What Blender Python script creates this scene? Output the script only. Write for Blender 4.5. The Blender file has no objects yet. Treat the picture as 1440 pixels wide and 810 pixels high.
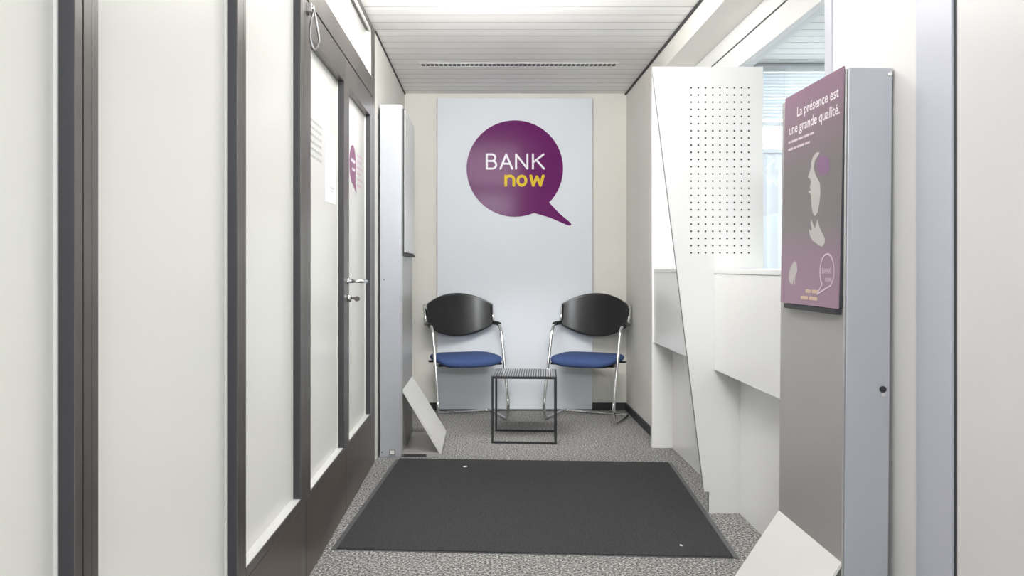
import bpy, bmesh, math, random
from mathutils import Vector, Matrix
random.seed(7)
C = bpy.context.scene.collection
PI = math.pi

# ------------------------------------------------------------------ constants (metres; camera at x=0,y=0)
F = 1126.0            # focal length in pixels of a 1440 px wide frame
EYE = 1.12
XL = -0.64            # left partition face
XG = -0.672           # frosted glass surface
XR = 1.095            # right wall
YB = 6.27             # back wall
H = 2.475             # ceiling
YF = -1.6             # front (entrance) wall

# ------------------------------------------------------------------ materials
def mat(name, col, rough=.5, metal=0., spec=.5, coat=0., coat_rough=.1, noise=None, bump=None):
    m = bpy.data.materials.new(name); m.use_nodes = True
    nt = m.node_tree; b = nt.nodes['Principled BSDF']
    b.inputs['Base Color'].default_value = (*col, 1)
    b.inputs['Roughness'].default_value = rough
    b.inputs['Metallic'].default_value = metal
    b.inputs['Specular IOR Level'].default_value = spec
    b.inputs['Coat Weight'].default_value = coat
    b.inputs['Coat Roughness'].default_value = coat_rough
    if noise:                                   # (scale, amount): faint mottling of the paint / metal itself
        sc, am = noise
        tc = nt.nodes.new('ShaderNodeTexCoord'); n = nt.nodes.new('ShaderNodeTexNoise')
        n.inputs['Scale'].default_value = sc; n.inputs['Detail'].default_value = 4
        r = nt.nodes.new('ShaderNodeValToRGB')
        r.color_ramp.elements[0].position = .3; r.color_ramp.elements[1].position = .7
        r.color_ramp.elements[0].color = (*[c*(1-am) for c in col], 1)
        r.color_ramp.elements[1].color = (*[min(1, c*(1+am)) for c in col], 1)
        nt.links.new(tc.outputs['Object'], n.inputs['Vector'])
        nt.links.new(n.outputs['Fac'], r.inputs['Fac']); nt.links.new(r.outputs['Color'], b.inputs['Base Color'])
    if bump:                                    # (scale, strength)
        tc = nt.nodes.new('ShaderNodeTexCoord'); n = nt.nodes.new('ShaderNodeTexNoise')
        n.inputs['Scale'].default_value = bump[0]; n.inputs['Detail'].default_value = 3
        bp = nt.nodes.new('ShaderNodeBump'); bp.inputs['Strength'].default_value = bump[1]
        bp.inputs['Distance'].default_value = .002
        nt.links.new(tc.outputs['Object'], n.inputs['Vector'])
        nt.links.new(n.outputs['Fac'], bp.inputs['Height']); nt.links.new(bp.outputs['Normal'], b.inputs['Normal'])
    return m

def carpet(name, c0, c1, c2, scale, strength):
    m = bpy.data.materials.new(name); m.use_nodes = True
    nt = m.node_tree; b = nt.nodes['Principled BSDF']; b.inputs['Roughness'].default_value = .95
    b.inputs['Specular IOR Level'].default_value = .1
    tc = nt.nodes.new('ShaderNodeTexCoord')
    n = nt.nodes.new('ShaderNodeTexNoise'); n.inputs['Scale'].default_value = scale
    n.inputs['Detail'].default_value = 3; n.inputs['Roughness'].default_value = .7
    r = nt.nodes.new('ShaderNodeValToRGB'); e = r.color_ramp.elements
    e[0].position = .36; e[0].color = (*c0, 1); e[1].position = .64; e[1].color = (*c2, 1)
    k = e.new(.5); k.color = (*c1, 1)
    nt.links.new(tc.outputs['Object'], n.inputs['Vector']); nt.links.new(n.outputs['Fac'], r.inputs['Fac'])
    nt.links.new(r.outputs['Color'], b.inputs['Base Color'])
    bp = nt.nodes.new('ShaderNodeBump'); bp.inputs['Strength'].default_value = strength; bp.inputs['Distance'].default_value = .004
    nt.links.new(n.outputs['Fac'], bp.inputs['Height']); nt.links.new(bp.outputs['Normal'], b.inputs['Normal'])
    return m

def schlick(nt, f0, f90=1.0):
    lw = nt.nodes.new('ShaderNodeLayerWeight'); lw.inputs['Blend'].default_value = .5
    p = nt.nodes.new('ShaderNodeMath'); p.operation = 'POWER'; p.inputs[1].default_value = 5
    ma = nt.nodes.new('ShaderNodeMath'); ma.operation = 'MULTIPLY_ADD'; ma.inputs[1].default_value = f90-f0; ma.inputs[2].default_value = f0
    nt.links.new(lw.outputs['Facing'], p.inputs[0]); nt.links.new(p.outputs[0], ma.inputs[0])
    return ma

def frosted(name, col, through):
    m = bpy.data.materials.new(name); m.use_nodes = True
    nt = m.node_tree; nt.nodes.clear()
    out = nt.nodes.new('ShaderNodeOutputMaterial')
    d = nt.nodes.new('ShaderNodeBsdfDiffuse'); d.inputs['Color'].default_value = (*col, 1)
    t = nt.nodes.new('ShaderNodeBsdfTranslucent'); t.inputs['Color'].default_value = (*through, 1)
    g = nt.nodes.new('ShaderNodeBsdfGlossy'); g.inputs['Roughness'].default_value = .16
    mx = nt.nodes.new('ShaderNodeMixShader'); mx.inputs['Fac'].default_value = .5
    fr = schlick(nt, .03, .6)
    m2 = nt.nodes.new('ShaderNodeMixShader')
    nt.links.new(d.outputs[0], mx.inputs[1]); nt.links.new(t.outputs[0], mx.inputs[2])
    nt.links.new(fr.outputs[0], m2.inputs['Fac']); nt.links.new(mx.outputs[0], m2.inputs[1]); nt.links.new(g.outputs[0], m2.inputs[2])
    nt.links.new(m2.outputs[0], out.inputs['Surface'])
    return m

def clear_glass(name):
    m = bpy.data.materials.new(name); m.use_nodes = True
    nt = m.node_tree; nt.nodes.clear()
    out = nt.nodes.new('ShaderNodeOutputMaterial')
    t = nt.nodes.new('ShaderNodeBsdfTransparent'); t.inputs['Color'].default_value = (.95, .975, .98, 1)
    g = nt.nodes.new('ShaderNodeBsdfGlossy'); g.inputs['Roughness'].default_value = .02
    fr = schlick(nt, .03, .7)
    mx = nt.nodes.new('ShaderNodeMixShader')
    nt.links.new(fr.outputs[0], mx.inputs['Fac']); nt.links.new(t.outputs[0], mx.inputs[1]); nt.links.new(g.outputs[0], mx.inputs[2])
    nt.links.new(mx.outputs[0], out.inputs['Surface'])
    return m

def poster_print(name):
    """printed artwork ground: plum at head and foot, warm grey between"""
    m = bpy.data.materials.new(name); m.use_nodes = True
    nt = m.node_tree; b = nt.nodes['Principled BSDF']
    b.inputs['Roughness'].default_value = .28
    b.inputs['Specular IOR Level'].default_value = .6
    tc = nt.nodes.new('ShaderNodeTexCoord'); sx = nt.nodes.new('ShaderNodeSeparateXYZ')
    r = nt.nodes.new('ShaderNodeValToRGB'); e = r.color_ramp.elements
    e[0].position = 0; e[0].color = (.31, .20, .27, 1)
    e[1].position = 1; e[1].color = (.26, .14, .215, 1)
    for p, c in ((.22, (.26, .17, .225)), (.36, (.185, .168, .172)), (.62, (.17, .148, .156)), (.80, (.205, .145, .175))):
        k = e.new(p); k.color = (*c, 1)
    nt.links.new(tc.outputs['Generated'], sx.inputs[0]); nt.links.new(sx.outputs['Z'], r.inputs['Fac'])
    nt.links.new(r.outputs['Color'], b.inputs['Base Color'])
    return m

M = dict(
    wall=mat('cream_wall_paint', (.80, .785, .73), .6, noise=(3, .02)),
    wall_r=mat('white_wall_panel', (.77, .755, .745), .5, noise=(3, .02)),
    white=mat('white_lacquer', (.86, .86, .855), .28, coat=.3, coat_rough=.08, noise=(2, .01)),
    white_cool=mat('white_board', (.77, .81, .86), .42, spec=.3, noise=(1.5, .012)),
    ceil=mat('ceiling_slat_paint', (.86, .85, .83), .45, noise=(2, .015)),
    groove=mat('ceiling_groove', (.16, .16, .155), .7),
    dark=mat('near_black_finish', (.035, .035, .04), .6),  # near-black colour for trims, baseboards, slots and backings
    floor=carpet('speckled_grey_carpet', (.05, .05, .055), (.215, .21, .205), (.62, .61, .585), 110, .6),
    mat_=carpet('charcoal_mat_pile', (.032, .032, .034), (.052, .052, .054), (.085, .085, .088), 220, .5),
    rubber=mat('grey_rubber_edge', (.10, .105, .11), .6),
    bronze=mat('bronze_anodised_frame', (.150, .138, .130), .34, metal=.6, noise=(12, .06)),
    shade_rebate=mat('slate_shade_rebate', (.040, .040, .046), .5),  # dark colour stands in for shade on the bronze frame's returns
    plinth=mat('bronze_kick_plate', (.125, .100, .086), .36, metal=.35, noise=(6, .08)),
    seal=mat('silver_glazing_bead', (.66, .66, .64), .5, metal=.1),
    frost=frosted('frosted_glass', (.88, .88, .86), (.93, .93, .91)),
    glass=clear_glass('clear_glass'),
    chrome=mat('chrome_tube', (.80, .80, .81), .12, metal=1.),
    black=mat('black_plastic_shell', (.016, .016, .018), .24, spec=.5),
    blackm=mat('black_powder_coat', (.020, .020, .023), .45),
    blue=mat('blue_seat_fabric', (.055, .092, .225), .85, spec=.2, noise=(90, .12), bump=(400, .2)),
    steel=mat('ribbed_steel_top', (.55, .55, .56), .28, metal=.9),
    grey=mat('silver_grey_sheet_metal', (.445, .46, .50), .40, metal=.2, noise=(5, .015)),
    face=mat('brushed_grey_front', (.46, .45, .44), .34, metal=.35, noise=(4, .015)),
    flap=mat('pale_satin_metal_flap', (.74, .73, .71), .4, metal=.1, noise=(4, .01)),
    purple=mat('purple_sign_gloss', (.155, .022, .135), .12, spec=.055),
    wletter=mat('white_sign_letter', (.85, .80, .88), .4),
    yellow=mat('yellow_sign_letter', (.80, .55, .004), .6),
    edge=mat('shaded_board_edge', (.26, .26, .26), .6),  # grey puts the shade of the screen's edge into its colour
    loop=mat('dull_steel_loop', (.30, .30, .30), .35, metal=.8),
    office_wall=mat('grey_bounce_cut_wall', (.30, .31, .33), .6),  # unseen office wall, greyed to cut bounce light on the screen
    core=mat('dark_board_core', (.045, .045, .045), .8),
    alu=mat('silver_door_frame', (.56, .57, .64), .42, metal=.2, noise=(4, .012)),
    leaf=mat('pale_grey_door_leaf', (.72, .71, .71), .32, noise=(3, .015)),
    poster=poster_print('plum_poster_print'),
    pale_print=mat('pale_print', (.47, .44, .43), .35),
    pale_pink=mat('pale_pink_print', (.62, .50, .58), .35),
    violet_print=mat('violet_print', (.22, .115, .22), .35),
    tan_print=mat('tan_print', (.60, .44, .33), .35),
    headline=mat('white_headline_print', (.86, .80, .84), .35),
    pale_poster=mat('pale_grey_poster', (.66, .67, .66), .3),
    paper=mat('white_paper', (.88, .88, .87), .7),
    hours=mat('grey_vinyl_lettering', (.42, .44, .42), .6),
    vinyl=mat('purple_vinyl', (.28, .12, .22), .5),
    vinyl2=mat('pale_purple_vinyl', (.58, .42, .52), .5),
    blind=mat('white_blind_fabric', (.86, .90, .93), .6),
)

# ------------------------------------------------------------------ mesh building
class MB:
    def __init__(s): s.bm = bmesh.new(); s.mi = 0
    def face(s, vs, smooth=False):
        try:
            f = s.bm.faces.new(vs); f.material_index = s.mi; f.smooth = smooth; return f
        except ValueError: return None
    def box(s, x0, x1, y0, y1, z0, z1):
        v = [s.bm.verts.new((x, y, z)) for z in (z0, z1) for y in (y0, y1) for x in (x0, x1)]
        for q in ((0,2,3,1),(4,5,7,6),(0,1,5,4),(2,6,7,3),(0,4,6,2),(1,3,7,5)): s.face([v[i] for i in q])
        return s
    def prism(s, pts, fn, a, b):
        """pts: 2-D outline; fn(u,v,w) -> xyz; extruded from w=a to w=b"""
        n = len(pts)
        A = [s.bm.verts.new(fn(u, v, a)) for u, v in pts]; B = [s.bm.verts.new(fn(u, v, b)) for u, v in pts]
        s.face(A); s.face(B[::-1])
        for i in range(n): s.face([A[i], B[i], B[(i+1) % n], A[(i+1) % n]])
        return s
    def tube(s, pts, r, seg=12, fil=0., fseg=6, cap=True):
        P = [Vector(p) for p in pts]
        if fil:
            Q = [P[0]]
            for i in range(1, len(P)-1):
                a, b, c = P[i-1], P[i], P[i+1]
                f = fil[i-1] if isinstance(fil, (list, tuple)) else fil
                d1 = (a-b); d2 = (c-b); f = min(f, d1.length*.49, d2.length*.49)
                p = b+d1.normalized()*f; q = b+d2.normalized()*f
                for k in range(fseg+1):
                    t = k/fseg; Q.append(p*(1-t)**2 + b*2*t*(1-t) + q*t*t)
            Q.append(P[-1]); P = Q
        rings = []; nrm = None
        for i, p in enumerate(P):
            t = (P[min(i+1, len(P)-1)]-P[max(i-1, 0)]).normalized()
            if nrm is None:
                nrm = t.orthogonal().normalized()
            nrm = (nrm - t*nrm.dot(t)).normalized(); bi = t.cross(nrm)
            rr = r(i/(len(P)-1)) if callable(r) else r
            rings.append([s.bm.verts.new(p + (nrm*math.cos(2*PI*k/seg)+bi*math.sin(2*PI*k/seg))*rr) for k in range(seg)])
        for a, b in zip(rings, rings[1:]):
            for k in range(seg): s.face([a[k], a[(k+1) % seg], b[(k+1) % seg], b[k]], True)
        if cap: s.face(rings[0][::-1]); s.face(rings[-1])
        return s
    def grid(s, fn, nu, nv, smooth=True):
        V = [[s.bm.verts.new(fn(i/nu, j/nv)) for j in range(nv+1)] for i in range(nu+1)]
        for i in range(nu):
            for j in range(nv): s.face([V[i][j], V[i+1][j], V[i+1][j+1], V[i][j+1]], smooth)
        return V
    def stroke(s, pts, w, fn, a, b, n=10):
        """flat pen stroke of width w with round joins, thickness a..b"""
        for i_, (p, q) in enumerate(zip(pts, pts[1:])):
            p = Vector(p); q = Vector(q); d = q-p; s.lift = (getattr(s, 'lift', 0)+1) % 40
            if d.length < 1e-9: continue
            d.normalize(); e = Vector((-d.y, d.x))*w/2
            o = [p+e, q+e]
            ang = math.atan2(e.y, e.x)
            cap1 = [q+Vector((math.cos(ang-PI*k/n), math.sin(ang-PI*k/n)))*w/2 for k in range(1, n)]
            cap2 = [p+Vector((math.cos(ang+PI-PI*k/n), math.sin(ang+PI-PI*k/n)))*w/2 for k in range(1, n)]
            outline = [p+e, q+e]+cap1+[q-e, p-e]+cap2
            s.prism([(v.x, v.y) for v in outline], fn, a, b+s.lift*1e-5)
        return s
    def ellipsoid(s, c, r, nu=16, nv=10):
        return s.grid(lambda u, v: (c[0]+r[0]*math.cos(2*PI*u)*math.sin(PI*v), c[1]+r[1]*math.sin(2*PI*u)*math.sin(PI*v), c[2]+r[2]*math.cos(PI*v)), nu, nv) and s

def wloc(o):
    v = Vector((0, 0, 0))
    while o: v += o.location; o = o.parent
    return v

def put(name, mb, mats, parent=None, bevel=0., world=True, merge=True, loc=None, shade=False):
    """links ONE mesh object; with world=True coordinates are re-based to the parent (or to loc)"""
    bm = mb.bm
    if merge: bmesh.ops.remove_doubles(bm, verts=bm.verts[:], dist=1e-6)
    bmesh.ops.recalc_face_normals(bm, faces=bm.faces[:])
    off = Vector((0, 0, 0))
    if parent is not None and world: off = wloc(parent)
    elif loc is not None: off = Vector(loc)
    if off.length: bmesh.ops.translate(bm, verts=bm.verts[:], vec=-off)
    me = bpy.data.meshes.new(name); bm.to_mesh(me); bm.free()
    for m in (mats if isinstance(mats, (list, tuple)) else [mats]): me.materials.append(m)
    if shade:
        for p in me.polygons: p.use_smooth = True
    o = bpy.data.objects.new(name, me); C.objects.link(o)
    if parent is not None: o.parent = parent
    elif loc is not None: o.location = loc
    if bevel:
        b = o.modifiers.new('bevel', 'BEVEL'); b.width = bevel; b.segments = 2; b.limit_method = 'ANGLE'; b.angle_limit = .6
        b.harden_normals = False
    return o

def tag(o, label, cat, group=None):
    o['label'] = label; o['category'] = cat
    if group: o['group'] = group
    return o
def struct(o, label=None):
    o['kind'] = 'structure'
    if label: o['label'] = label
    return o
def empty(name, loc, rz=0):
    o = bpy.data.objects.new(name, None); o.empty_display_size = .1
    o.location = loc; o.rotation_euler = (0, 0, rz); C.objects.link(o); return o
def bx(*a): return MB().box(*a)

def text_mesh(txt, width, height_hint, fn, a, b):
    """built-in font outlines, scaled to a given width, laid on a surface through fn"""
    cu = bpy.data.curves.new('glyphs', 'FONT'); cu.body = txt; cu.size = 1; cu.resolution_u = 3
    cu.offset = .012
    o = bpy.data.objects.new('glyphs', cu); C.objects.link(o)
    dg = bpy.context.evaluated_depsgraph_get(); dg.update()
    me = o.evaluated_get(dg).to_mesh()
    vs = [v.co.copy() for v in me.vertices]; fs = [list(p.vertices) for p in me.polygons]
    o.evaluated_get(dg).to_mesh_clear()
    bpy.data.objects.remove(o); bpy.data.curves.remove(cu)
    x0 = min(v.x for v in vs); x1 = max(v.x for v in vs); k = width/(x1-x0)
    mb = MB(); bmv = [mb.bm.verts.new(fn((v.x-x0)*k, v.y*height_hint, b)) for v in vs]
    for f in fs: mb.face([bmv[i] for i in f])
    return mb

# ================================================================== SETTING
struct(put('floor', bx(-3.4, 5.2, YF-.2, YB+.2, -.1, 0), M['floor']), 'speckled grey carpet floor')

# ceiling of cross slats with open joints
def slat_ceiling(x0, x1, y0, y1):
    P = .1325; ph = 4.1766 % P; mb = MB(); k = 0; y = y0
    y = ph - P*20
    while y < y1:
        a = max(y+.0025, y0); b = min(y+P-.0025, y1)
        if b > a+.002:
            V = [mb.bm.verts.new((x, yy, z)) for z in (H, H+.0025) for yy in (a, b) for x in (x0, x1)]
            mb.mi = 0; mb.face([V[0], V[2], V[3], V[1]])
            mb.mi = 1
            for q in ((4, 5, 7, 6), (0, 1, 5, 4), (2, 6, 7, 3), (0, 4, 6, 2), (1, 3, 7, 5)): mb.face([V[i] for i in q])
        y += P
    mb.mi = 1; mb.box(x0, x1, y0, y1, H+.0028, H+.05)
    return mb
struct(put('ceiling', slat_ceiling(XL-.1, XR+.02, YF, YB), [M['ceil'], M['groove']]), 'white slatted corridor ceiling')
struct(put('wall_back', bx(XL-.2, 1.45, YB, YB+.12, 0, H), M['wall']))
struct(put('wall_left', bx(XL-.12, XL, 4.592, YB, 0, H), M['wall'], bevel=.001))
mb = MB(); mb.box(XR, 1.275, YF, 2.579, 0, H); mb.box(XR, 1.275, 2.579, 2.62, 0, 1.09)
struct(put('wall_right', mb, M['wall_r']))
# far stretch of the right wall and the bulkhead over the counter opening
mb = MB(); mb.box(XR, 1.40, 4.99, YB, 0, 2.346); mb.box(XR, 1.275, 2.579, YB, 2.346, H)
struct(put('wall_right_far', mb, M['wall']))
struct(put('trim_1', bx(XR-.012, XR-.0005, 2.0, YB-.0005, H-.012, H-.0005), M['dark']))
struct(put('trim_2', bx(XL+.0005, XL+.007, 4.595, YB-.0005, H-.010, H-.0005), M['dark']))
struct(put('baseboard_back', bx(XL+.001, XR-.013, YB-.012, YB-.0005, 0, .056), M['dark']))
struct(put('baseboard_right', bx(XR-.012, XR-.0005, 4.99, YB-.0005, 0, .056), M['dark']))
struct(put('trim_3', bx(XR-.006, XR, 2.53, 2.579, 1.09, 2.346), M['alu'], bevel=.001))

# entrance front behind the photographer: wall with one tall glazed opening
mb = MB(); mb.box(XL-.1, -.42, YF-.1, YF, 0, H); mb.box(.60, XR+.18, YF-.1, YF, 0, H); mb.box(-.42, .60, YF-.1, YF, 2.43, H); mb.box(-.42, .60, YF-.1, YF, 0, 1.92)
struct(put('wall_front', mb, M['wall']))

# ------------------------------------------------------------------ left glazed partition
def bead(y):  return (XG-.006, -.6662, y-.005, y)
def pane_unit(name, y0, y1, label):
    """fixed frosted light: plinth, sill, pane; y0..y1 between posts"""
    e = struct(empty(name, (XL, y0, 0)), label)
    put('pane', bx(XG-.012, XG, y0-.01, y1+.01, .29, 2.44), M['frost'], e)
    put('window_sill', bx(XG, XL-.002, y0, y1, .285, .318), M['seal'], e)
    put('rail', bx(XL-.004, XL+.0015, y0, y1, .290, .3175), M['bronze'], e, bevel=.001)
    put('kick_plate', bx(XL-.05, XL, y0, y1, .0, .286), M['plinth'], e, bevel=.0015)
    put('head_rail', bx(XL-.07, XL, y0, y1, 2.43, H-.001), M['bronze'], e)
    b0 = bead(y1); put('glazing_bead', bx(*b0, .318, 2.43), M['seal'], e)
    put('glazing_bead', bx(XG-.002, -.668, y0, y0+.004, .318, 2.43), M['seal'], e)
    return e
pane_unit('window_1', .30, 1.2467, 'near frosted glass panel at the left edge')
pane_unit('window_2', 1.3205, 2.059, 'widest frosted glass panel of the left partition')
pane_unit('window_3', 2.1325, 2.761, 'frosted glass panel next to the door')
pane_unit('window_4', YF, .2267, 'frosted glass panel beside the photographer')
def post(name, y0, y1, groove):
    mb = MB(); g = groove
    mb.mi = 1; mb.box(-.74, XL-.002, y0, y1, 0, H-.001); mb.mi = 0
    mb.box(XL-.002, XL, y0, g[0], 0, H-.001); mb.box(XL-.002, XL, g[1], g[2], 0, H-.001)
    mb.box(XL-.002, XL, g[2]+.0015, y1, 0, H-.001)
    return struct(put(name, mb, [M['bronze'], M['shade_rebate']]), 'bronze metal post of the glazed partition')
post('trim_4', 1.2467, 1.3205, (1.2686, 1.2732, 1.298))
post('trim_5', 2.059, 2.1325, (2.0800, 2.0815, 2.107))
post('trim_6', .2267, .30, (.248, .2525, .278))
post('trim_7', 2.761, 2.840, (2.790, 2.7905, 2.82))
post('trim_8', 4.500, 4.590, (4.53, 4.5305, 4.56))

# transom bar over the door and the top light
struct(put('trim_9', bx(-.74, XL, 2.840, 4.500, 2.078, 2.180), M['bronze'], bevel=.0015))
w5 = struct(empty('window_5', (XL, 2.840, 2.18)), 'frosted top light over the double door')
put('pane', bx(XG-.012, XG, 2.83, 4.47, 2.175, 2.45), M['frost'], w5)
put('head_rail', bx(XL-.07, XL, 2.840, 4.500, 2.44, H-.001), M['bronze'], w5)
put('glazing_bead', bx(XG, XL-.004, 4.455, 4.47, 2.18, 2.44), M['seal'], w5)
put('glazing_bead', bx(XL-.010, XL-.002, 2.84, 4.455, 2.425, 2.44), M['seal'], w5)
put('side_frame', bx(XG-.02, XL-.001, 4.47, 4.5, 2.18, 2.44), M['bronze'], w5)

# double door: a near leaf and a far leaf with lever handle
d1 = struct(empty('door_1', (XL, 2.84, 0)), 'bronze framed double door with frosted glass')
def leaf(y0, y1, s0, s1):
    mb = MB()
    mb.box(XL-.055, XL, y0, y0+s0, .004, 2.070); mb.box(XL-.055, XL, y1-s1, y1, .004, 2.070)
    mb.box(XL-.055, XL, y0+s0, y1-s1, 1.955, 2.070); mb.box(XL-.055, XL, y0+s0, y1-s1, .004, .288)
    lf = put('door_leaf', mb, M['bronze'], d1, bevel=.0015)
    a, b = y0+s0, y1-s1
    put('pane', bx(XG-.012, XG, a-.006, b+.006, .28, 1.962), M['frost'], lf)
    put('kick_plate', bx(XL-.0005, XL+.0015, y0+.002, y1-.002, .006, .285), M['plinth'], lf)
    put('shade_rebate', bx(XG, XL-.002, b-.0015, b, .305, 1.955), M['shade_rebate'], lf)  # thin strip darkening the stile's return in place of shade
    put('bottom_bead', bx(XG, XL-.004, a, b, .286, .305), M['seal'], lf)
    put('glazing_bead', bx(*bead(b), .305, 1.955), M['seal'], lf)
    put('rail', bx(XL-.001, XL+.0018, a, b, .289, .306), M['bronze'], lf)
    return lf
leaf(2.843, 3.640, .074, .040)
lf2 = leaf(3.643, 4.497, .090, .076)
# lever handle
hb = MB()
yh, zh = 3.69, 1.053
hb.tube([(XL-.002, yh, zh), (XL+.008, yh, zh)], .016, 20)
hb.tube([(XL+.008, yh, zh), (XL+.068, yh, zh), (XL+.070, yh+.118, zh-.003), (XL+.040, yh+.140, zh-.003)], .0088, 14, fil=.022)
put('door_handle', hb, M['chrome'], lf2)
kb = MB(); kb.tube([(XL-.002, yh, .975), (XL+.016, yh, .975)], .017, 16)
lk = put('lock_cylinder', kb, M['chrome'], lf2)
kb = MB(); kb.box(XL+.014, XL+.034, yh-.0012, yh+.0012, .970, .980)
kb.prism([(.013*math.cos(t*PI/8)+.044, .012*math.sin(t*PI/8)) for t in range(16)],
         lambda u, v, w: (XL+u, yh+w, .972+v), -.0022, .0022)
put('key', kb, M['bronze'], lk)
# door holding loop hanging from the head of the near leaf
lp = MB(); y0 = 2.868
lp.tube([(XL+.020, y0, 2.035), (XL+.013, y0-.010, 1.99), (XL+.010, y0-.006, 1.93), (XL+.024, y0, 1.888),
         (XL+.041, y0+.010, 1.925), (XL+.032, y0+.010, 1.98), (XL+.022, y0+.006, 2.035)], .0042, 10, fil=.03)
lo = put('holding_loop', lp, M['loop'], d1)
lp = MB(); lp.box(XL, XL+.018, y0-.022, y0+.026, 2.028, 2.060); lp.tube([(XL+.016, y0, 2.044), (XL+.024, y0, 2.044)], .012, 14)
put('loop_bracket', lp, M['chrome'], lo, bevel=.001)

# lettering, notice and sticker on the glass of the door
GX = XG+.0004
gfn = lambda u, v, w: (GX+w, u, v)
mb = MB()
for k in range(6):
    z = 1.685-.0275*k
    y = 3.03
    for L in ((.07, .11, .05), (.05, .06, .12), (.09, .09, .05), (.06, .12, .05), (.10, .05, .08), (.05, .07, .11))[k]:
        mb.stroke([(y, z), (y+L-.012, z)], .009, gfn, 0, .0006, 5); y += L+.008
tag(put('opening_hours_lettering', mb, M['hours'], loc=(GX, 3.03, 1.55)), 'six short rows of grey lettering on the near door pane', 'lettering')
nt_ = tag(empty('paper_notice', (XG, 3.33, 1.392)), 'white sheet of paper on the near door pane beside grey lettering', 'notice')
put('sheet', bx(XG+.0003, XG+.0012, 3.335, 3.560, 1.395, 1.700), M['paper'], nt_)
mb = MB(); mb.stroke([(3.44, 1.46), (3.52, 1.46)], .006, gfn, .001, .0016, 4); mb.stroke([(3.44, 1.448), (3.50, 1.448)], .004, gfn, .001, .0016, 4)
put('printed_line', mb, M['hours'], nt_)
st = tag(empty('window_sticker', (XG, 3.92, 1.52)), 'small purple speech bubble sticker with text rows on the far door pane', 'sticker')
cy, cz, rr = 4.026, 1.632, .098
pts = [(cy+rr*math.cos(t), cz+rr*math.sin(t)) for t in [(-40+310*k/40)*PI/180 for k in range(41)]] + [(cy+.115, cz-.135)]
put('speech_bubble', MB().prism(pts, gfn, 0, .0006), M['vinyl'], st)
mb = MB(); mb.stroke([(cy-.055, cz+.02), (cy+.055, cz+.02)], .016, gfn, .0006, .0012, 4); mb.stroke([(cy-.02, cz-.022), (cy+.055, cz-.022)], .014, gfn, .0006, .0012, 4)
put('lettering', mb, M['wletter'], st)
mb = MB()
for k in range(6): mb.stroke([(4.16, 1.70-.031*k), (4.16+(.17, .14, .18, .12, .16, .13)[k], 1.70-.031*k)], .010, gfn, 0, .0006, 4)
put('text_row', mb, M['vinyl2'], st)

# room behind the frosted glass
mb = MB(); mb.box(-3.3, -3.2, YF, 5.2, 0, H); mb.box(-3.2, XL-.12, 5.1, 5.2, 0, H); mb.box(-3.2, XL-.1, YF-.1, YF, 0, H); mb.box(-3.2, XL-.1, YF, 5.2, H, H+.1)
struct(put('wall_neighbour_room', mb, M['wall']))

# ------------------------------------------------------------------ ceiling slot vent
v = tag(empty('ceiling_vent', (.215, 5.373, H)), 'long narrow slotted air vent in the slatted ceiling', 'vent')
fr = MB(); x0, x1, ya, yb = -.449, .879, 5.318, 5.428
fr.box(x0, x1, ya, ya+.022, H-.004, H-.0003); fr.box(x0, x1, yb-.022, yb, H-.004, H-.0003)
fr.box(x0, x0+.012, ya+.022, yb-.022, H-.004, H-.0003); fr.box(x1-.012, x1, ya+.022, yb-.022, H-.004, H-.0003)
put('frame', fr, M['ceil'], v)
put('backing', bx(x0+.012, x1-.012, ya+.022, yb-.022, H-.0018, H-.0008), M['dark'], v)
n = 44
mb = MB()
for k in range(1, n):
    x = x0+.012+(x1-x0-.024)*k/n
    mb.box(x-.0045, x+.0045, ya+.022, yb-.022, H-.0040, H-.0019)
put('grille', mb, M['steel'], v)

# ------------------------------------------------------------------ sign on the back wall
sg = tag(empty('wall_sign', (.221, 6.22, .012)), 'tall white wall board with a purple BANK now speech bubble', 'sign')
put('board', bx(-.381, .823, 6.22, 6.257, .012, 2.430), M['white_cool'], sg, bevel=.002)
def zp(p): return ((p[0]/4.765+640-684)/181., EYE-((p[1]/4.765+160)-375)/181.)
sfn = lambda u, v, w: (u, 6.22-w, v)
cx, cz, R = .221, 1.8815, .3745
a0 = math.atan2(zp((632,597))[1]-cz, zp((632,597))[0]-cx); a1 = math.atan2(zp((530,668))[1]-cz, zp((530,668))[0]-cx)
outl = []
for k in range(73):
    t = a0 + (2*PI+a1-a0)*k/72
    outl.append((cx+R*math.cos(t), cz+R*math.sin(t)))
tip = zp((768, 742))
outl += [zp((640, 698)), (tip[0]-.022, tip[1]-.004), (tip[0]+.004, tip[1]-.010), (tip[0]+.012, tip[1]-.002), (tip[0]+.008, tip[1]+.012), zp((700, 670))]
bub = put('speech_bubble', MB().prism(outl, sfn, .0003, .004), M['purple'], sg)
px = 1/(4.765*181)
def strokes(lines, w, col, name):
    mb = MB()
    for L in lines: mb.stroke([zp(p) for p in L], w*px, sfn, .004, .0062)
    return put(name, mb, col, bub, merge=False)
def arc(cx, cy, rx, ry, a, b, n=14): return [(cx+rx*math.cos(math.radians(a+(b-a)*k/n)), cy-ry*math.sin(math.radians(a+(b-a)*k/n))) for k in range(n+1)]
T, Bz = 273, 368
Bs = [[(212, Bz), (212, T), (245, T)]+arc(245, T+22, 24, 22, 90, -90)+[(212, T+44)], [(212, T+44), (248, T+44)]+arc(248, (T+44+Bz)/2, 27, (Bz-T-44)/2, 90, -90)+[(212, Bz)]]
As = [[(304, Bz), (342, T), (382, Bz)], [(318, 335), (367, 335)]]
Ns = [[(408, Bz), (408, T), (484, Bz), (484, T)]]
Ks = [[(521, T), (521, Bz)], [(592, T), (523, 326)], [(545, 311), (595, Bz)]]
strokes(Bs+As+Ns+Ks, 13.2, M['wletter'], 'white_lettering')
t, b = 417, 480
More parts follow.
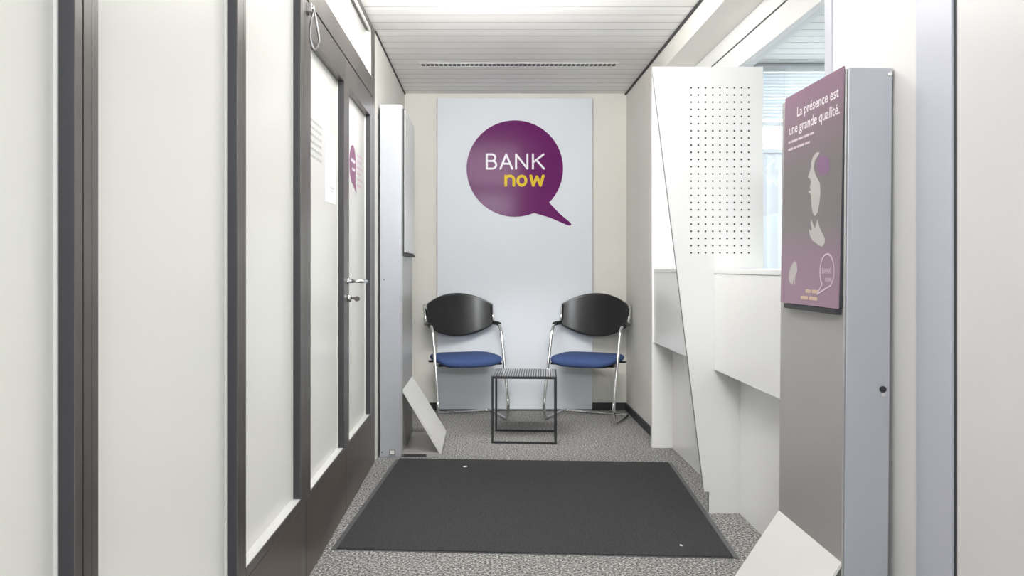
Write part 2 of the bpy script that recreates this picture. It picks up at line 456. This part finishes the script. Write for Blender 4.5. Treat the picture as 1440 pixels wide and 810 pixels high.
ns = [[(339, b), (339, t)], [(339, 440)]+arc(366, 444, 27, 27, 180, 0)+[(393, b)]]
os_ = [arc(447, 449, 27, 31, 0, 360, 28)]
ws = [[(507, t), (523, b), (548, t+6), (572, b), (590, t)]]
strokes(ns+os_+ws, 19.0, M['yellow'], 'yellow_lettering')

# ------------------------------------------------------------------ chairs
def make_chair():
    r = empty('visitor_chair', (0, 0, 0)); w = .260; R = .0112
    # one bent tube: back upright, arm, front leg, floor runner, rear bar and back again
    side = lambda s: [(s*.266, .165, .835), (s*.266, .118, .690), (s*w, -.075, .688), (s*w, -.262, .120), (s*w, -.235, .0118), (s*.256, .160, .0118)]
    P = side(1)+side(-1)[::-1]
    fl = [.05, .07, .10, .085, .05, .05, .085, .10, .07, .05]
    put('frame', MB().tube(P, R, 14, fil=fl, fseg=9), M['chrome'], r, world=False)
    # backrest: curved shell with bowed top and bottom edges
    def back(u, v, side):
        s = 2*u-1; a = 1-abs(s)**2.1
        zt = .838+.080*a; zb = .672-.083*a
        z = zb+(zt-zb)*v
        y = .192-.062*s*s + .10*(z-.75) + (.011 if side else -.011)
        return (s*.255, y, z)
    mb = MB(); nu, nv = 36, 14
    Fv = mb.grid(lambda u, v: back(u, v, 0), nu, nv); Bv = mb.grid(lambda u, v: back(u, v, 1), nu, nv)
    for i in range(nu):
        mb.face([Fv[i][0], Fv[i+1][0], Bv[i+1][0], Bv[i][0]]); mb.face([Fv[i][nv], Bv[i][nv], Bv[i+1][nv], Fv[i+1][nv]])
    for j in range(nv):
        mb.face([Fv[0][j], Bv[0][j], Bv[0][j+1], Fv[0][j+1]]); mb.face([Fv[nu][j], Fv[nu][j+1], Bv[nu][j+1], Bv[nu][j]])
    put('backrest', mb, M['black'], r, bevel=.006, world=False)
    # arm pads and the clamps that hold the shell to the uprights
    for s in (-1, 1):
        put('arm_pad', MB().tube([(s*.266, .112, .691), (s*.264, .02, .692), (s*.2605, -.040, .690)], lambda t: .0165-.002*abs(t-.5), 12), M['black'], r, world=False)
        put('back_clamp', MB().box(s*.2495-.006, s*.2495+.010 if s > 0 else s*.2495+.006, .118, .150, .70, .83), M['black'], r, world=False, bevel=.003)
    # seat cushion: flat superellipse pad, domed underside
    def plan(t):
        c, s_ = math.cos(t), math.sin(t); e = 2/4.4
        return (abs(c)**e*(1 if c >= 0 else -1), abs(s_)**e*(1 if s_ >= 0 else -1))
    prof = [(0, .475), (.35, .475), (.65, .474), (.85, .471), (.93, .467), (.975, .460), (1.0, .449), (.992, .438), (.96, .429), (.9, .424), (.7, .420), (.35, .418), (0, .418)]
    def seat_pt(k, t_):
        cxs, cys = plan(2*PI*k); rr_, zz = prof[t_]
        x = cxs*.246*rr_; y = cys*.225*rr_ - .035
        if y < -.12: zz -= .016*((-.12-y)/.14)**2
        if t_ > 6: zz -= .016*(1-(x/.246)**2)*min(1, (t_-6)/2)
        return (x, y, zz)
    mb = MB()
    tts = list(range(len(prof))); nk = 56
    V = [[mb.bm.verts.new(seat_pt(k/nk, t_)) for t_ in tts] for k in range(nk)]
    for k in range(nk):
        for j in range(len(tts)-1): mb.face([V[k][j], V[(k+1) % nk][j], V[(k+1) % nk][j+1], V[k][j+1]], True)
    o = put('seat', mb, M['blue'], r, world=False)
    # black seat pan and its side mounts on the tube
    mb = MB()
    mb.prism([(.19*plan(2*PI*k/40)[0], .19*plan(2*PI*k/40)[1]-.03) for k in range(40)], lambda u, v, w_: (u, v, w_), .396, .419)
    for s in (-1, 1):
        mb.box(s*.205-.035, s*.205+.035, -.175, -.135, .402, .418)
        mb.box(s*.205-.040, s*.205+.040, .10, .14, .404, .418)
    put('seat_pan', mb, M['black'], r, world=False, bevel=.003)
    return r
ch = make_chair()
ch.location = (-.165, 5.962, 0); ch.rotation_euler[2] = math.radians(17)
tag(ch, 'left visitor chair with blue seat and black back, beside the slanted floor flap', 'chair', 'blue and black visitor chairs by the back wall')
c2 = ch.copy(); C.objects.link(c2)
for k in list(ch.children):
    d = k.copy(); C.objects.link(d); d.parent = c2
c2.location = (.762, 5.942, 0); c2.rotation_euler[2] = math.radians(-25)
tag(c2, 'right visitor chair with blue seat and black back, turned in the corner', 'chair', 'blue and black visitor chairs by the back wall')

# ------------------------------------------------------------------ side table
tb = tag(empty('side_table', (.2375, 5.251, 0)), 'small black framed side table with ribbed metal top between the chairs', 'table')
x0, x1, y0, y1, ht, q = .031, .444, 5.055, 5.447, .424, .0135
for (xa, ya) in ((x0, y0), (x1-q, y0), (x0, y1-q), (x1-q, y1-q)):
    put('leg', bx(xa, xa+q, ya, ya+q, 0, ht-q), M['blackm'], tb, bevel=.001)
mb = MB(); mb.box(x0, x1, y0, y0+q, ht-q, ht); mb.box(x0, x1, y1-q, y1, ht-q, ht); mb.box(x0, x0+q, y0+q, y1-q, ht-q, ht); mb.box(x1-q, x1, y0+q, y1-q, ht-q, ht)
put('top_frame', mb, M['blackm'], tb)
put('foot_rail', bx(x0+q, x1-q, y0, y0+q, 0, q), M['blackm'], tb); put('foot_rail', bx(x0+q, x1-q, y1-q, y1, 0, q), M['blackm'], tb)
put('foot_rail', bx(x1-q, x1, y0+q, y1-q, 0, q), M['blackm'], tb)
mb = MB(); n = 26; mb.mi = 1; mb.box(x0+.002, x1-.002, y0+.012, y1-.002, ht, ht+.0015); mb.mi = 0
for k in range(n):
    xa = x0+.004+(x1-x0-.008)*k/n; mb.box(xa, xa+.0085, y0+.012, y1-.002, ht+.0015, ht+.0060)
put('tabletop', mb, [M['steel'], M['blackm']], tb)
tb.location.x = .252; tb.rotation_euler[2] = math.radians(-4.2)

# ------------------------------------------------------------------ entrance mat
A = math.radians(-3.4)
mt = tag(empty('door_mat', (.2218, 3.859, 0), A), 'large charcoal door mat with grey rubber edge on the carpet', 'mat')
mb = MB()
def mat_ring(W, L, h0, w2, l2, h1):
    a = [(-W, -L, h0), (W, -L, h0), (W, L, h0), (-W, L, h0)]; b = [(-w2, -l2, h1), (w2, -l2, h1), (w2, l2, h1), (-w2, l2, h1)]
    va = [mb.bm.verts.new(p) for p in a]; vb = [mb.bm.verts.new(p) for p in b]
    for i in range(4): mb.face([va[i], va[(i+1) % 4], vb[(i+1) % 4], vb[i]])
mat_ring(.793, .745, .0005, .793, .745, .0035); mat_ring(.793, .745, .0035, .768, .741, .0075)
put('rubber_border', mb, M['rubber'], mt, world=False)
put('pile', bx(-.770, .770, -.744, .743, .004, .0085), M['mat_'], mt, world=False)
for (px_, py_, s, lab, rz) in ((654, 659, .012, 'white paper scrap near the far edge of the door mat', .4), (958, 771, .008, 'white paper scrap near the right front corner of the door mat', 1.1)):
    z_ = 1.12*F/(py_-375); x_ = (px_-684)*z_/F
    mb = MB(); mb.grid(lambda u, v: ((u-.5)*s*1.7, (v-.5)*s*1.3+.2*s*math.sin(3*u), .0012+.0035*abs(u-.45)+.002*v*v), 5, 4)
    o = put('paper_scrap', mb, M['paper']); o.location = (x_, z_, .0085); o.rotation_euler[2] = rz
    sd = o.modifiers.new('thick', 'SOLIDIFY'); sd.thickness = .0006
    tag(o, lab, 'scrap')

# ------------------------------------------------------------------ poster display stands
def stand(name, loc, rx, depth, width, height, slope_h, slope_run, flip, label, screws):
    """body runs local y 0..width; face toward local -x (flip=1) or +x (flip=-1)"""
    e = empty(name, loc); e.rotation_euler[1] = rx; tag(e, label, 'display stand')
    s = flip
    X = lambda a: s*a                      # local x: 0 = front face, + depth = back
    lo, hi = sorted((X(0.006), X(depth)))
    put('body', bx(lo, hi, 0, width, 0, height), M['grey'], e, world=False, bevel=.003)
    lo, hi = sorted((X(0), X(.0055)))
    put('front_panel', bx(lo, hi, .004, width-.002, .02, height-.003), M['face'], e, world=False, bevel=.001)
    # slanted flap and floor plate at the foot
    p = [(X(-.0005), slope_h), (X(-slope_run), .030), (X(-slope_run), .022), (X(-slope_run+.012), .022), (X(-.0005), slope_h-.012)]
    put('slanted_flap', MB().prism(p, lambda u, v, w: (u, w, v), .002, width-.002), M['flap'], e, world=False)
    lo, hi = sorted((X(-slope_run), X(-.0005)))
    fp = put('floor_plate', bx(lo, hi, 0, width, .001, .0215), M['face'], e, world=False, bevel=.001)
    lo, hi = sorted((X(-.14), X(-.004)))
    put('slot', bx(lo, hi, -.0012, .003, .0025, .0175), M['dark'], fp, world=False)
    for (a, z, r_, m) in screws:
        put('screw', MB().tube([(X(a), .001, z), (X(a), -.004, z)], r_, 14), M[m], e, world=False, bevel=.001)
    return e
# left stand against the left wall (front faces +x)
ls = stand('poster_stand', (-.493, 4.706, 0), 0, .134, .615, 2.075, .395, .228, -1,
           'tall pale poster stand against the left wall past the glass door',
           [(.108, 1.045, .004, 'blackm'), (.120, .030, .004, 'blackm')])
sb = MB(); sb.box(-.078, -.042, -.004, .0005, .012, .045)
so = put('socket_cover', sb, M['loop'], ls, world=False, bevel=.001)
put('socket_insert', bx(-.072, -.048, -.0055, -.0035, .018, .040), M['paper'], so, world=False)
# its poster board
p1 = tag(empty('poster', (-.480, 5.0, 1.19)), 'pale poster board on the left stand, seen almost edge-on', 'poster')
put('sheet', bx(-.484, -.478, 4.722, 5.305, 1.205, 2.045), M['pale_poster'], p1, bevel=.001)
put('backing_board', bx(-.4925, -.4842, 4.715, 5.312, 1.195, 2.050), M['dark'], p1)
put('bottom_channel', bx(-.4925, -.472, 4.722, 5.305, 1.182, 1.1945), M['dark'], p1)

# right stand near the camera (front faces -x), leaning very slightly
rs = stand('poster_stand', (.9520, 2.15, 0), math.radians(.48), .125, .465, 1.655, .325, .195, 1,
           'near grey poster stand at right holding the plum poster',
           [(.118, 1.638, .006, 'chrome')])
lk = MB(); lk.tube([(.105, .0005, .792), (.105, -.005, .792)], .0085, 16)
lo = put('lock', lk, M['blackm'], rs, world=False)
lk = MB(); lk.tube([(.105, .001, .778), (.105, -.004, .778)], .006, 12)
put('keyhole_plate', lk, M['chrome'], lo, world=False)

# plum poster on the right stand
def px_of(Z): return .952 + Z*math.tan(math.radians(.48))
ZT, ZB_, YL, YR = 1.660, 1.006, 2.576, 2.154
xt, xb = px_of(ZT)-.004, px_of(ZB_)-.0145
def pfn(s, t, w):
    """s from the left (far) edge, t down from the top, w out of the face"""
    k = t/(ZT-ZB_); return (xt+(xb-xt)*k-w, YL-s, ZT-t)
pw, ph = YL-YR, ZT-ZB_
p2 = tag(empty('poster', (xb, 2.365, ZB_)), 'plum and grey poster reading La présence est une grande qualité on the near stand', 'poster')
put('sheet', MB().prism([(0, 0), (pw, 0), (pw, ph), (0, ph)], pfn, -.0025, 0), M['poster'], p2)
put('backing_board', MB().prism([(.012, .004), (pw-.002, .004), (pw-.002, ph-.004), (.012, ph-.004)], lambda s, t, w: (px_of(ZT-t)-.0004-w*(.0008+.0095*t/ph), YL-s, ZT-t), 0, 1), M['dark'], p2)
put('bottom_channel', MB().box(px_of(ZB_)-.016, px_of(ZB_)-.0006, YR+.010, YL-.035, ZB_-.016, ZB_-.0015), M['dark'], p2)
def pp(x, y):
    """picture point of the poster artwork -> poster plane"""
    X = .953; yy = X*F/(x-684)
    for _ in range(3):
        Z = EYE-(y-375)*yy/F; k = (ZT-Z)/ph; X = xt+(xb-xt)*k; yy = X*F/(x-684)
    return (YL-yy, ZT-Z)
def pprint_(name, poly, m, h=.0005): return put(name, MB().prism(poly, pfn, .0002, h), M[m], p2)
put('headline', text_mesh('La présence est', .292, .043, lambda u, v, w: pfn(.103+u, .077-v, w), 0, .0006), M['headline'], p2)
put('headline', text_mesh('une grande qualité.', .362, .043, lambda u, v, w: pfn(.042+u, .124-v, w), 0, .0006), M['headline'], p2)
def rows(name, defs, m):
    mb = MB()
    for (s, t, wds, h) in defs:
        for L in wds:
            mb.stroke([(s, t), (s+L, t)], h, pfn, .0002, .0006, 4); s += L+h*1.6
    return put(name, mb, M[m], p2)
rows('small_print', [(.040, .148, (.012, .045, .030, .034, .020), .0075), (.040, .171, (.034, .012, .050, .032), .0075)], 'pale_pink')
rows('tan_print', [(.205, .612, (.030, .036), .010), (.170, .632, (.046, .050), .010)], 'tan_print')
z1 = lambda a: [pp(1090+x/6.48, 205+y/6.48) for x, y in a]
z2 = lambda a: [pp(1090+x/6.745, 330+y/6.745) for x, y in a]
ell = lambda cx, cy, rx, ry, n=28: [(cx+rx*math.cos(2*PI*k/n), cy+ry*math.sin(2*PI*k/n)) for k in range(n)]
pprint_('printed_hair', z1(ell(440, 180, 58, 92)), 'violet_print', .0004)
pprint_('printed_face', z1([(408,58),(375,62),(345,105),(328,160),(332,185),(300,290),(322,302),(330,330),(318,380),(328,402),(300,418),(326,442),(330,480),(334,560),(345,612),(365,640),(390,604),(405,520),(415,430),(410,340),(372,272),(352,200),(366,130),(398,82)]), 'pale_print')
pprint_('printed_hand', [pp(*q_) for q_ in ((1141,309),(1144,317),(1146.5,321),(1148,314),(1150,308.5),(1152,318),(1156,327),(1160,335),(1160,342),(1156,347),(1150,343.5),(1143,339),(1139,331),(1137.5,322),(1141,325.5),(1142,321),(1140,314))], 'pale_print')
pprint_('printed_feather', z2([(185,250),(205,270),(211,350),(192,400),(190,470),(185,477),(178,420),(166,480),(145,460),(131,420),(135,350),(155,290)]), 'pale_print')
cs, ct = .347, .553
mb = MB(); ring = [(cs+.046*math.cos(a), ct-.048*math.sin(a)) for a in [math.radians(-55+285*k/36) for k in range(37)]]
ring += [(cs-.062, ct+.066)]+[ring[0]]
mb.stroke(ring, .005, pfn, .0003, .0007, 5); put('bubble_outline', mb, M['pale_pink'], p2)
put('bubble_lettering', text_mesh('BANK', .060, .022, lambda u, v, w: pfn(cs-.032+u, ct+.006-v, w), 0, .0006), M['pale_pink'], p2)
put('bubble_lettering', text_mesh('now', .042, .024, lambda u, v, w: pfn(cs-.010+u, ct+.029-v, w), 0, .0006), M['pale_pink'], p2)

# ------------------------------------------------------------------ counters and screens
def counter(y0, y1, label):
    e = tag(empty('service_counter', (1.033, (y0+y1)/2, 0)), label, 'counter')
    put('lower_panel', bx(1.149, 1.272, y0, y1, 0, .652), M['white'], e)
    put('upper_panel', bx(1.033, 1.272, y0, y1, .6525, 1.088), M['white'], e, bevel=.002)
    put('worktop', bx(1.030, 1.272, y0, y1, 1.0885, 1.110), M['white'], e, bevel=.002)
    return e
counter(2.625, 3.6335, 'white service counter between the near poster stand and the perforated screen')
counter(3.658, 4.944, 'white service counter section behind the perforated screen')

# perforated privacy screen
def screen():
    mb = MB(); y0, y1 = 3.634, 3.6565
    k = 3.634/F
    X = lambda p: (p-684)*k
    Zz = lambda p: EYE-(p-375)*k
    ox = X(971.9); pit = (X(1052.8)-ox)/8; oz = Zz(123.5); pz = (oz-Zz(355.5))/23
    gx0, gx1 = ox-pit/2, ox+pit*8.5; gz1, gz0 = oz+pz/2, oz-pz*23.5
    L = lambda z: .752+(2.027-z)/(2.027-.098)*(.988-.752)      # slanting left edge
    D = .009                                                    # depth of the drilled holes
    def quad(pts, y): mb.face([mb.bm.verts.new((x, y, z)) for x, z in pts])
    # front face around the drilled field
    quad([(L(2.027), 2.027), (1.256, 2.027), (1.256, gz1), (L(gz1), gz1)], y0)
    quad([(L(gz1), gz1), (gx0, gz1), (gx0, gz0), (L(gz0), gz0)], y0)
    quad([(gx1, gz1), (1.256, gz1), (1.256, gz0), (gx1, gz0)], y0)
    quad([(L(gz0), gz0), (1.256, gz0), (1.256, 1.112), (L(1.112), 1.112)], y0)
    quad([(L(1.112), 1.112), (1.149, 1.112), (1.149, .098), (.988, .098)], y0)
    quad([(1.010, .098), (1.149, .098), (1.149, 0), (1.010, 0)], y0)
    mb.mi = 2
    out = [(.752, 2.027), (1.256, 2.027), (1.256, 1.112), (1.149, 1.112), (1.149, 0), (1.010, 0), (1.010, .098), (.988, .098)]
    for a, b in zip(out, out[1:]+out[:1]):
        mb.face([mb.bm.verts.new((a[0], y0, a[1])), mb.bm.verts.new((b[0], y0, b[1])), mb.bm.verts.new((b[0], y1, b[1])), mb.bm.verts.new((a[0], y1, a[1]))])
    mb.mi = 0; mb.face([mb.bm.verts.new((x, y1, z)) for x, z in out])
    # drilled cells
    r = .0041; n = 8
    for i in range(9):
        for j in range(24):
            cx_, cz_ = ox+pit*i, oz-pz*j
            sq0 = [(cx_+pit/2*sx, cz_+pz/2*sz) for sx, sz in ((1, 0), (1, 1), (0, 1), (-1, 1), (-1, 0), (-1, -1), (0, -1), (1, -1))]; sq = sq0
            ci = [(cx_+r*math.cos(2*PI*q/n), cz_+r*math.sin(2*PI*q/n)) for q in range(n)]
            S = [mb.bm.verts.new((x, y0, z)) for x, z in sq]; I = [mb.bm.verts.new((x, y0, z)) for x, z in ci]
            E = [mb.bm.verts.new((x, y0+D, z)) for x, z in ci]
            for q in range(n):
                mb.mi = 0; mb.face([S[q], S[(q+1) % n], I[(q+1) % n], I[q]])
                mb.mi = 1; mb.face([I[q], I[(q+1) % n], E[(q+1) % n], E[q]])
            mb.mi = 1; mb.face(E); mb.mi = 0
    return mb
tag(put('privacy_screen', screen(), [M['white'], M['core'], M['edge']], merge=True, loc=(1.0, 3.634, 0)),
    'white perforated privacy screen tapering to the floor between counter sections', 'screen')
tag(put('end_panel', bx(1.023, 1.274, 4.945, 4.988, 0, 2.345), M['white'], bevel=.0015, loc=(1.15, 4.96, 0)),
    'tall white end panel closing the counter at the far wall corner', 'panel')

# glazed opening over the counter
w6 = struct(empty('window_6', (1.276, 2.58, 1.11)), 'glazed opening above the service counter')
YA, YE = 2.58, 4.944
put('head_frame', bx(1.276, 1.346, YA, YE, 2.258, 2.345), M['white'], w6, bevel=.0015)
put('head_gasket', bx(1.282, 1.34, YA, YE, 2.249, 2.2575), M['core'], w6)
put('sash', bx(1.276, 1.346, YA, YE, 2.133, 2.2485), M['white'], w6, bevel=.0015)
put('side_frame', bx(1.2765, 1.346, YA, YA+.05, 1.112, 2.132), M['white'], w6)
put('side_frame', bx(1.2765, 1.346, YE-.05, YE, 1.112, 2.132), M['white'], w6)
put('pane', bx(1.306, 1.312, YA+.05, YE-.05, 1.112, 2.132), M['glass'], w6)
put('cill', bx(1.2765, 1.40, YA, YE, 1.09, 1.111), M['white'], w6)

# ------------------------------------------------------------------ office behind the counter
XO = 4.6
struct(put('ceiling_office', slat_ceiling(1.28, XO, 1.4, 5.39), [M['ceil'], M['groove']]))
mb = MB(); mb.box(1.276, 1.40, 2.58, 4.99, 0, 1.089); mb.box(1.276, 1.40, 1.4, 2.579, 0, H); mb.box(1.2755, 1.40, 2.579, 4.99, 2.346, H); mb.box(1.41, 1.45, 4.99, 5.39, 0, H)
struct(put('wall_counter_side', mb, M['white']))
mb = MB(); mb.box(1.45, 1.80, 5.39, 5.5, 0, H); mb.box(3.9, XO, 5.39, 5.5, 0, H); mb.box(1.80, 3.9, 5.39, 5.5, 0, .85); mb.box(1.80, 3.9, 5.39, 5.5, 2.42, H)
struct(put('wall_office', mb, M['white']))
struct(put('wall_office_right', bx(XO, XO+.1, 1.4, 5.5, 0, H), M['white']))
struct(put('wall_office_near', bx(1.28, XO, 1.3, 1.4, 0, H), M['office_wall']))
vb = tag(empty('venetian_blind', (2.85, 5.36, 2.06)), 'white horizontal slat blind over the top of the office window', 'blind')
put('head_box', bx(1.80, 3.9, 5.33, 5.388, 2.42, 2.47), M['blind'], vb)
mb = MB(); z = 2.405
while z > 2.10:
    mb.prism([(5.345, z+.006), (5.375, z-.010), (5.3755, z-.0085), (5.3455, z+.0075)], lambda u, v, w: (w, u, v), 1.81, 3.89); z -= .022
put('slats', mb, M['blind'], vb)
put('bottom_bar', bx(1.81, 3.89, 5.34, 5.38, 2.06, 2.085), M['blind'], vb)
cb = tag(empty('vertical_blind', (2.85, 5.36, .86)), 'pale vertical strip blind hanging in the office window', 'blind')
mb = MB()
for k in range(27):
    x = 1.84+.076*k; mb.prism([(x-.036, 5.372), (x+.036, 5.352), (x+.037, 5.3535), (x-.035, 5.3735)], lambda u, v, w: (u, v, w), .875, 1.88)
put('strips', mb, M['blind'], cb)
put('track', bx(1.80, 3.9, 5.345, 5.385, 1.88, 1.905), M['blind'], cb)

# ------------------------------------------------------------------ door on the right, close to the camera
d2 = struct(empty('door_2', (XR, 1.4, 0)), 'pale grey door leaf in a silver frame at the right edge')
mb = MB(); mb.box(XR-.006, XR-.0003, 1.874, 2.012, 0, 2.16); mb.box(XR-.0035, XR-.0003, 2.012, 2.035, 0, 2.16); mb.box(XR-.006, XR-.0003, .86, 1.874, 2.10, 2.16); mb.box(XR-.006, XR-.0003, .76, .86, 0, 2.16)
put('door_frame', mb, M['alu'], d2, bevel=.001)
put('door_gap', bx(XR-.0015, XR-.0003, .86, 1.874, .0, 2.10), M['dark'], d2)
put('door_leaf', bx(XR-.0035, XR-.0016, .868, 1.856, .006, 2.092), M['leaf'], d2)
hb = MB(); hb.tube([(XR-.003, .93, 1.05), (XR-.016, .93, 1.05)], .024, 18); hb.tube([(XR-.014, .93, 1.05), (XR-.065, .93, 1.05), (XR-.067, 1.07, 1.046)], .010, 12, fil=.02)
put('door_handle', hb, M['chrome'], d2)

# ================================================================== LIGHT
def area(name, loc, rot, sx, sy, power, col=(1, 1, 1), spread=PI):
    l = bpy.data.lights.new(name, 'AREA'); l.shape = 'RECTANGLE'; l.size = sx; l.size_y = sy; l.energy = power; l.color = col; l.spread = spread
    o = bpy.data.objects.new(name, l); o.location = loc; o.rotation_euler = rot; C.objects.link(o); return o
area('entrance_transom_daylight', (.07, YF-.06, 2.19), (PI/2, 0, 0), .80, .40, 52, (.95, .98, 1))
area('corridor_fill_panel', (.12, 2.7, H-.02), (0, 0, 0), 1.0, 2.2, 22, (1, .985, .96))  # unseen panel added as soft fill for the corridor
area('added_ceiling_uplight', (.02, 3.25, 2.30), (math.radians(180-42), 0, 0), .7, .8, 46, (1, .985, .97))  # unseen uplight added to brighten the ceiling and the deep end
area('office_ceiling_lamp', (3.0, 4.0, H-.03), (0, 0, 0), 1.8, 1.6, 64, (.95, .98, 1))
area('neighbour_room_lamp', (-3.15, 1.6, 1.3), (0, -PI/2, 0), 2.2, 6.0, 76, (1, 1, .985))
def spot(name, loc, aim, power, deg, col):
    l = bpy.data.lights.new(name, 'SPOT'); l.energy = power; l.spot_size = math.radians(deg); l.spot_blend = .7; l.shadow_soft_size = .32; l.color = col
    o = bpy.data.objects.new(name, l); o.location = loc; C.objects.link(o)
    o.rotation_euler = (Vector(aim)-Vector(loc)).to_track_quat('-Z', 'Y').to_euler(); return o
spot('back_fill_spot', (-.20, 3.9, H-.03), (.12, 5.85, .0), 140, 47, (1, .985, .97))  # this spot and the next are unseen, added to brighten the lower back
spot('back_fill_spot', (.80, 3.9, H-.03), (.52, 5.85, .0), 118, 50, (1, .985, .97))
w = bpy.data.worlds.new('sky'); bpy.context.scene.world = w; w.use_nodes = True
bg = w.node_tree.nodes['Background']; bg.inputs['Color'].default_value = (.92, .96, 1, 1); bg.inputs['Strength'].default_value = 3.6

# ================================================================== CAMERA
cam = bpy.data.cameras.new('camera'); co = bpy.data.objects.new('camera', cam); C.objects.link(co)
co.location = (0, 0, EYE); co.rotation_euler = (PI/2, 0, 0)
cam.sensor_width = 36; cam.sensor_fit = 'HORIZONTAL'; cam.lens = 36*F/1440
cam.shift_x = 36/1440; cam.shift_y = -30/1440; cam.clip_start = .02
sc = bpy.context.scene; sc.camera = co
sc.view_settings.view_transform = 'Standard'; sc.view_settings.look = 'None'
sc.view_settings.gamma = 1; sc.view_settings.use_curve_mapping = False; sc.view_settings.exposure = .06
